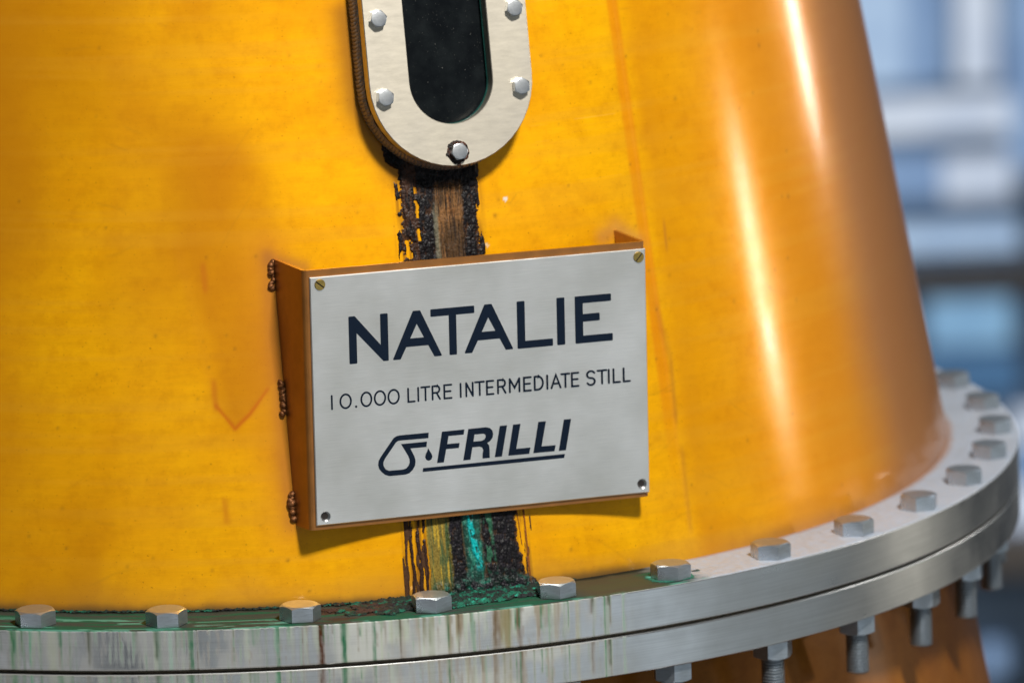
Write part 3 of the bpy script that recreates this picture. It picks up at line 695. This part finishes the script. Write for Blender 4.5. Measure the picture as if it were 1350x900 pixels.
weld(XR+.002, .088, .106, 4, 1); weld(XR+.002, -.102, -.080, 5, 1)

# ================================================================== NAMEPLATE (screwed on, a thing of its own)
plate = empty('name_plate'); plate.matrix_world = MP
plate['label'] = 'brushed steel NATALIE nameplate with navy lettering on its copper bracket'; plate['category'] = 'sign'
def tri_faces(polys):            # outer + holes -> triangles over the flat list
    return tessellate_polygon([[Vector((x, y, 0)) for x, y in p] for p in polys])
def circle(cx, cy, r, n=28): return [(cx+r*math.cos(2*math.pi*i/n), cy+r*math.sin(2*math.pi*i/n)) for i in range(n)]
HX = [(-.1402, -.0968), (.1414, -.0963)]; SX = [(-.1396, .0976), (.1420, .0973)]
hw_, hh_, bv = PW/2, PHH/2, .0007
fr = [(-hw_+bv, -hh_+bv), (hw_-bv, -hh_+bv), (hw_-bv, hh_-bv), (-hw_+bv, hh_-bv)]; ou = [(-hw_, -hh_), (hw_, -hh_), (hw_, hh_), (-hw_, hh_)]
holes = [circle(x, y, .0043) for x, y in HX]
flat = fr+holes[0]+holes[1]
T = tri_faces([fr]+holes)
V = [(x, 0, y) for x, y in flat]; F = [tuple(t) for t in T]
b0 = len(V); V += [(x, bv, y) for x, y in ou]; b1 = len(V); V += [(x, .0019, y) for x, y in ou]
for i in range(4):
    j = (i+1) % 4; F += [(i, j, b0+j, b0+i), (b0+i, b0+j, b1+j, b1+i)]
F.append((b1, b1+1, b1+2, b1+3))
me = mesh('plate', V, F); bm = bmesh.new(); bm.from_mesh(me); bmesh.ops.recalc_face_normals(bm, faces=bm.faces); bm.to_mesh(me); bm.free()
link('plate', me, M_PLATE, plate, False)
for (x, y) in HX:
    L = lathe([(.0045, -.00005), (.0041, .0003), (.0027, .0015), (.0025, .0018)], 28); L = L[..., [0, 2, 1]]
    h_ = link('countersunk_hole', grid_mesh('hole', L, True), M_HOLE, plate); h_.location = (x, 0, y)
    d_ = link('hole_bottom', grid_mesh('hb', lathe([(0, .0016), (.0027, .0014)], 20)[..., [0, 2, 1]], True), M_DARK, h_)
for i, (x, y) in enumerate(SX):                       # slotted brass screws: two half heads either side of a slot
    V = []; F = []
    for s in (-1, 1):
        arc = [(.0046*math.cos(t), s*.0046*math.sin(t)) for t in np.linspace(.12, math.pi-.12, 16)]
        b0 = len(V); nA = len(arc)
        V += [(px*.93, -.0011, py*.93 if abs(py) > .001 else py) for px, py in arc]; V += [(px, -.0005, py) for px, py in arc]; V += [(px, .0004, py) for px, py in arc]
        F.append(tuple(b0+q for q in range(nA)))
        for r in (0, 1):
            for q in range(nA): k = (q+1) % nA; F.append((b0+r*nA+q, b0+r*nA+k, b0+(r+1)*nA+k, b0+(r+1)*nA+q))
    me = mesh('screw', V, F); bm = bmesh.new(); bm.from_mesh(me); bmesh.ops.recalc_face_normals(bm, faces=bm.faces); bm.to_mesh(me); bm.free()
    o = link('screw', me, M_BRASS, plate, False); o.location = (x, -.0001, y); o.rotation_euler = (0, R_((38, -50)[i]), 0)
    sl_ = link('slot', mesh('slot', [(-.0045, -.0003, -.0006), (.0045, -.0003, -.0006), (.0045, -.0003, .0006), (-.0045, -.0003, .0006)], [(0, 1, 2, 3)]), M_DARK, o, False)

# lettering: thin enamel, outlines in millimetres on the plate
def fillet(poly, r, n=4):
    out = []; N = len(poly); area_ = sum(poly[i][0]*poly[(i+1) % N][1]-poly[(i+1) % N][0]*poly[i][1] for i in range(N)); sg = 1 if area_ > 0 else -1
    for i in range(N):
        p0, p, p1 = Vector(poly[i-1]), Vector(poly[i]), Vector(poly[(i+1) % N]); a = (p0-p); b = (p1-p); la, lb = a.length, b.length; a.normalize(); b.normalize()
        cr = -(a.x*b.y-a.y*b.x)*sg
        if cr <= 0.05: out.append(tuple(p)); continue
        ang = a.angle(b); d = min(r/math.tan(ang/2), la*.45, lb*.45); s0 = p+a*d; s1 = p+b*d
        for q in range(n+1):
            t = q/n; out.append(tuple(s0*(1-t)**2+p*2*t*(1-t)+s1*t*t))
    return out
def extrude(polys_list, h=.00016, lift=.00001):
    V = []; F = []
    for pi, polys in enumerate(polys_list):
        hh = h+lift*pi; fl = [pt_ for p in polys for pt_ in p]; b0 = len(V)
        V += [(x*.001, -hh, y*.001) for x, y in fl]; F += [tuple(b0+q for q in t) for t in tri_faces(polys)]
        b1 = len(V); V += [(x*.001, .0001, y*.001) for x, y in fl]; k0 = 0
        for p in polys:
            for q in range(len(p)):
                k = (q+1) % len(p); F.append((b0+k0+q, b0+k0+k, b1+k0+k, b1+k0+q))
            k0 += len(p)
    return V, F
def letters(name, pl):
    V, F = extrude(pl); me = mesh(name, V, F)
    bm = bmesh.new(); bm.from_mesh(me); bmesh.ops.recalc_face_normals(bm, faces=bm.faces); bm.to_mesh(me); bm.free()
    return link(name, me, M_INK, plate, False)
def A_(dx): return [fillet([(-78+dx, 29.1), (-71.1+dx, 29.1), (-65.8+dx, 39.1), (-46.5+dx, 39.1), (-41.3+dx, 29.1), (-34.4+dx, 29.1), (-53.0+dx, 68.9), (-59.3+dx, 68.9)], .9), [(-62.2+dx, 46), (-50.2+dx, 46), (-56.2+dx, 57.8)]]
NAT = [[fillet([(-115.7, 29.1), (-108.9, 29.1), (-108.9, 54.5), (-86, 29.1), (-81.4, 29.1), (-81.4, 68.9), (-88.1, 68.9), (-88.1, 43), (-110.2, 68.9), (-115.7, 68.9)], .9)],
       A_(0), [fillet([(-28, 29), (-21.4, 29), (-21.4, 62.5), (-5.3, 62.5), (-5.3, 68.8), (-44, 68.8), (-44, 62.5), (-28, 62.5)], .9)], A_(63.05),
       [fillet([(32.3, 28.9), (63.9, 28.9), (63.9, 35.1), (39.3, 35.1), (39.3, 68.9), (32.3, 68.9)], .9)],
       [fillet([(67.7, 28.9), (74.8, 28.9), (74.8, 68.9), (67.7, 68.9)], .9)],
       [fillet([(84, 28.7), (117.5, 28.7), (117.5, 35), (91.1, 35), (91.1, 46.8), (106.1, 46.8), (106.1, 53.3), (91.1, 53.3), (91.1, 62.5), (116.5, 62.5), (116.5, 68.7), (84, 68.7)], .9)]]
letters('title_lettering', NAT)
SW = 1.55
def stroke(pts_, w=SW, closed=False):
    p = [Vector(q) for q in pts_]; N = len(p); L = []; Rr = []
    for i in range(N):
        a = p[i-1] if (i > 0 or closed) else None; b = p[(i+1) % N] if (i < N-1 or closed) else None
        d0 = (p[i]-a).normalized() if a is not None else None; d1 = (b-p[i]).normalized() if b is not None else None
        d0 = d0 or d1; d1 = d1 or d0; t = (d0+d1); t = t.normalized() if t.length > 1e-6 else d0
        n = Vector((-t.y, t.x)); m = n*(w/2/max(.45, n.dot(Vector((-d0.y, d0.x))))); L.append(tuple(p[i]+m)); Rr.append(tuple(p[i]-m))
    if closed: return [L, Rr]
    def cap(c, d):
        a0 = math.atan2(d.y, d.x); return [(c.x+w/2*math.cos(a0+t), c.y+w/2*math.sin(a0+t)) for t in np.linspace(math.pi/2, -math.pi/2, 6)[1:-1]]
    return [L+cap(p[-1], (p[-1]-p[-2]).normalized())+Rr[::-1]+cap(p[0], (p[0]-p[1]).normalized())]
T_, B_ = 4.05, -7.1; MID = -1.3
def ell(x0, x1, a0=0, a1=360, n=28, t=T_+.5, b=B_-.5):
    cx, cy, rx, ry = (x0+x1)/2, (t+b)/2, (x1-x0)/2-SW/2, (t-b)/2-.3
    return [(cx+rx*math.cos(math.radians(q)), cy+ry*math.sin(math.radians(q))) for q in np.linspace(a0, a1, n, endpoint=(a1-a0) < 360)]
def glyph(ch, x0, x1):
    l, r, c = x0+SW/2, x1-SW/2, (x0+x1)/2
    if ch in 'I1': return [stroke([(c, B_), (c, T_)])]
    if ch == 'O': return [stroke(ell(x0, x1), closed=True)]
    if ch == '.': return [[circle(c, B_+.25, 1.0, 12)]]
    if ch == 'L': return [stroke([(l, T_), (l, B_), (r, B_)])]
    if ch == 'T': return [stroke([(l, T_), (r, T_)]), stroke([(c, T_), (c, B_)])]
    if ch == 'E': return [stroke([(r, T_), (l, T_), (l, B_), (r, B_)]), stroke([(l, MID), (r-.8, MID)])]
    if ch == 'N': return [stroke([(l, B_), (l, T_)]), stroke([(l, T_), (r, B_)]), stroke([(r, B_), (r, T_)])]
    if ch == 'M': return [stroke([(l, B_), (l, T_)]), stroke([(l, T_), (c, -3.6), (r, T_)]), stroke([(r, T_), (r, B_)])]
    if ch == 'A': return [stroke([(l, B_), (c, T_), (r, B_)]), stroke([(l+1.4, -3.4), (r-1.4, -3.4)])]
    bowl = lambda t, b, xr: [(l, t), (xr-(t-b)/2*.8, t)]+[(xr-(t-b)/2*.8+(t-b)/2*.8*math.cos(q), (t+b)/2+(t-b)/2*math.sin(q)) for q in np.linspace(math.pi/2, -math.pi/2, 10)]+[(l, b)]
    if ch == 'R': return [stroke([(l, B_), (l, T_)]), stroke(bowl(T_, -1.6, r-.3)), stroke([(c+.3, -1.6), (r, B_)])]
    if ch == 'D': return [stroke([(l, B_), (l, T_)]), stroke(bowl(T_, B_, r))]
    if ch == 'S':
        rx = (r-l)/2; t, b = T_+.3, B_-.3; q = (t-b)/4
        up_ = [(c+rx*math.cos(a), t-q+q*math.sin(a)) for a in np.linspace(math.radians(25), math.radians(270), 14)]; lo_ = [(c+rx*math.cos(a), b+q+q*math.sin(a)) for a in np.linspace(math.radians(90), math.radians(-155), 14)]
        return [stroke(up_[:-1]+lo_)]
LINE = [('1', -132.8, -131.2), ('O', -125.4, -114.6), ('.', -112, -110), ('O', -107.1, -96.7), ('O', -95.4, -84.6), ('O', -83.4, -72.6),
        ('L', -66, -58.9), ('I', -57.2, -55.6), ('T', -54.4, -45.6), ('R', -44.6, -36.6), ('E', -34.2, -26.3),
        ('I', -19.8, -18.2), ('N', -14.8, -7.5), ('T', -6.9, 2.6), ('E', 3.5, 10.8), ('R', 13.3, 21.5), ('M', 23.8, 33.9), ('E', 36.5, 44.1), ('D', 46, 54.9), ('I', 57.2, 58.8), ('A', 60.9, 70.6), ('T', 69.9, 78.6), ('E', 79.3, 86.7),
        ('S', 92.9, 101.3), ('T', 102.4, 111.8), ('I', 112.4, 114), ('L', 116.7, 123.9), ('L', 125.8, 132.8)]
letters('capacity_lettering', [g for ch, a, b in LINE for g in glyph(ch, a, b)])
def smooth(poly, k=1):           # Chaikin
    for _ in range(k):
        o = []
        for i in range(len(poly)):
            p, q = Vector(poly[i]), Vector(poly[(i+1) % len(poly)]); o += [tuple(p*.75+q*.25), tuple(p*.25+q*.75)]
        poly = o
    return poly
flask = [(-48, -34.6), (-48.5, -39.2), (-73.3, -38.9), (-75.4, -39.2), (-77.2, -40.4), (-86.9, -52.8), (-88.3, -55.4), (-88.6, -57.4), (-88, -59.8), (-86.4, -62.2), (-83.6, -63.5), (-71.5, -63.6), (-68.6, -62.9), (-66.4, -60.8), (-65.5, -58.2), (-65.5, -55.6), (-66.6, -52.6), (-72.6, -42.0), (-49.7, -42.0), (-50.3, -46.5), (-64.4, -46.4), (-60.9, -54), (-60.2, -57.4), (-60.7, -61.2), (-62.8, -64.6), (-65.9, -67.2), (-69.4, -68.1), (-83.6, -68), (-87.4, -66.5), (-90.2, -64), (-92.4, -61), (-93.1, -57.8), (-92.6, -54.4), (-90.8, -51.4), (-80.6, -38.4), (-78.8, -36.2), (-76.2, -34.9), (-73, -34.5)]
drop = [(-48.8, -47.6), (-49.6, -50), (-51.2, -53), (-51.6, -55.2), (-50.7, -57.4), (-48.6, -58.4), (-46.4, -57.5), (-45.3, -55.2), (-45.8, -53), (-47.6, -50)]
Rl = [(-13, -34.8), (-18.1, -61), (-11.8, -61), (-9.8, -50.6), (-3.4, -50.6), (-1.2, -51.6), (-.2, -53.8), (-.9, -57.2), (-1, -61), (5.4, -61), (5.4, -57.5), (5.4, -53), (5, -50.2), (3.4, -48.2), (6.2, -46.6), (8.2, -44.2), (8.9, -41), (8.2, -37.8), (5.9, -35.6), (2.4, -34.7)]
Rh = [(-7.7, -40), (-8.7, -45.9), (-1.4, -45.9), (1, -45), (2.3, -43), (1.9, -41), (.4, -40)]
sk = lambda L: [L]
FR = [sk(flask), sk(drop), sk([(-53.7, -64.1), (-54.3, -67.3), (71.7, -67.4), (72.5, -64)]),
      sk([(-36.3, -34.9), (-41.3, -61), (-35.3, -61), (-33, -50), (-21.8, -50), (-21, -45.8), (-31.9, -45.8), (-30.7, -39.1), (-17.3, -39.1), (-16.4, -34.8)]), [Rl, Rh],
      sk([(15, -34.8), (9.9, -60.9), (16.2, -60.9), (21.4, -34.8)]), sk([(26.8, -34.8), (21.9, -60.8), (40.5, -60.9), (41.8, -55.6), (29.1, -55.6), (33.4, -34.7)]),
      sk([(49.3, -34.6), (44.3, -60.7), (63.1, -60.8), (64.4, -55.7), (51.7, -55.6), (56.1, -34.5)]), sk([(72.2, -34.7), (67.1, -60.9), (73.4, -60.9), (78.6, -34.7)])]
letters('maker_logo', FR)

# ================================================================== FLOOR AND BACKGROUND
def box_mesh(x0, x1, y0, y1, z0, z1, bv=0):
    bm = bmesh.new(); bmesh.ops.create_cube(bm, size=1)
    for v in bm.verts: v.co = ((x0+x1)/2+v.co.x*(x1-x0), (y0+y1)/2+v.co.y*(y1-y0), (z0+z1)/2+v.co.z*(z1-z0))
    if bv: bmesh.ops.bevel(bm, geom=bm.edges[:], offset=bv, segments=2, affect='EDGES')
    me = bpy.data.meshes.new('box'); bm.to_mesh(me); bm.free(); return me
fl = link('floor', box_mesh(-9, 12, -8, 16, FLOOR-.1, FLOOR), mat_simple('floor_paint', (.07, .08, .09), .4, 0, .3, 3, .05), None, False); fl['kind'] = 'structure'
YW = 11.0
def at_wall(px, py, y=YW):
    d = ray(px, py); t = (y-CO[1])/d[1]; P = CO+t*d; return P[0], P[2]
wall = link('glazed_wall', box_mesh(-9, 12, YW+.05, YW+.25, FLOOR, 2.6), mat_simple('wall_paint', (.22, .32, .46), .6, 0, .3, 4, .05), None, False); wall['kind'] = 'structure'
def mat_pane(name, rgb, s):
    t = NT(name); v = t.coords('Object'); nz = t.noise(v, 7, 2)
    c = t.mix(1.0, rgb, t.ramp(nz, [(.3, (.8, .83, .88)), (.7, (1.1, 1.08, 1.04))]), 'MULTIPLY')
    return t.set(Base_Color=(.02, .03, .04), Roughness=.2, Emission_Color=c, Emission_Strength=s)
PM = {k: mat_pane('daylit_pane_'+k, c, s) for k, c, s in (('white', (.76, .85, 1.0), .78), ('pale', (.52, .70, .95), .8), ('mid', (.30, .46, .74), .72), ('blue', (.10, .24, .46), .6), ('cyan', (.30, .55, .82), .75))}
PAN = [(1060, 1192, -260, 118, 'pale'), (1197, 1242, -260, 112, 'mid'), (1264, 1309, -260, 110, 'white'), (1332, 1460, -260, 225, 'mid'), (1100, 1336, 126, 186, 'white'),
       (1110, 1240, 206, 268, 'mid'), (1246, 1336, 207, 266, 'white'), (1120, 1345, 296, 338, 'pale'), (1225, 1334, 396, 460, 'cyan'), (1150, 1345, 470, 530, 'blue'),
       (1337, 1420, 540, 586, 'white'), (1290, 1420, 598, 630, 'mid'), (1328, 1420, 642, 698, 'white'), (1296, 1324, 852, 890, 'mid')]
def pane(x0, x1, y0, y1, m, dx=0):
    X0, Za = at_wall(x0, y1); X1, Zb = at_wall(x1, y0)
    o = link('pane', box_mesh(X0+dx, X1+dx, YW+.02, YW+.049, Za, Zb), PM[m], wall, False)
for p_ in PAN:
    for dx in (-.92, 0, .92): pane(*p_, dx=dx)
def beam(name, y0, y1, colr, label, dep):
    X, Za = at_wall(1250, y1, YW-dep); X, Zb = at_wall(1250, y0, YW-dep)
    o = link(name, box_mesh(-9, 12, YW-dep-.06, YW-dep+.0, Za, Zb, .006), mat_simple(name+'_paint', colr, .45, .2, .3, 12, .1), None, False); o['label'] = label; o['category'] = 'beam'
beam('steel_beam', 342, 389, (.30, .29, .30), 'dark grey horizontal beam across the blurred windows', .1)
beam('timber_rail', 702, 756, (.50, .43, .38), 'pale tan horizontal rail above the dark wall foot', .1)
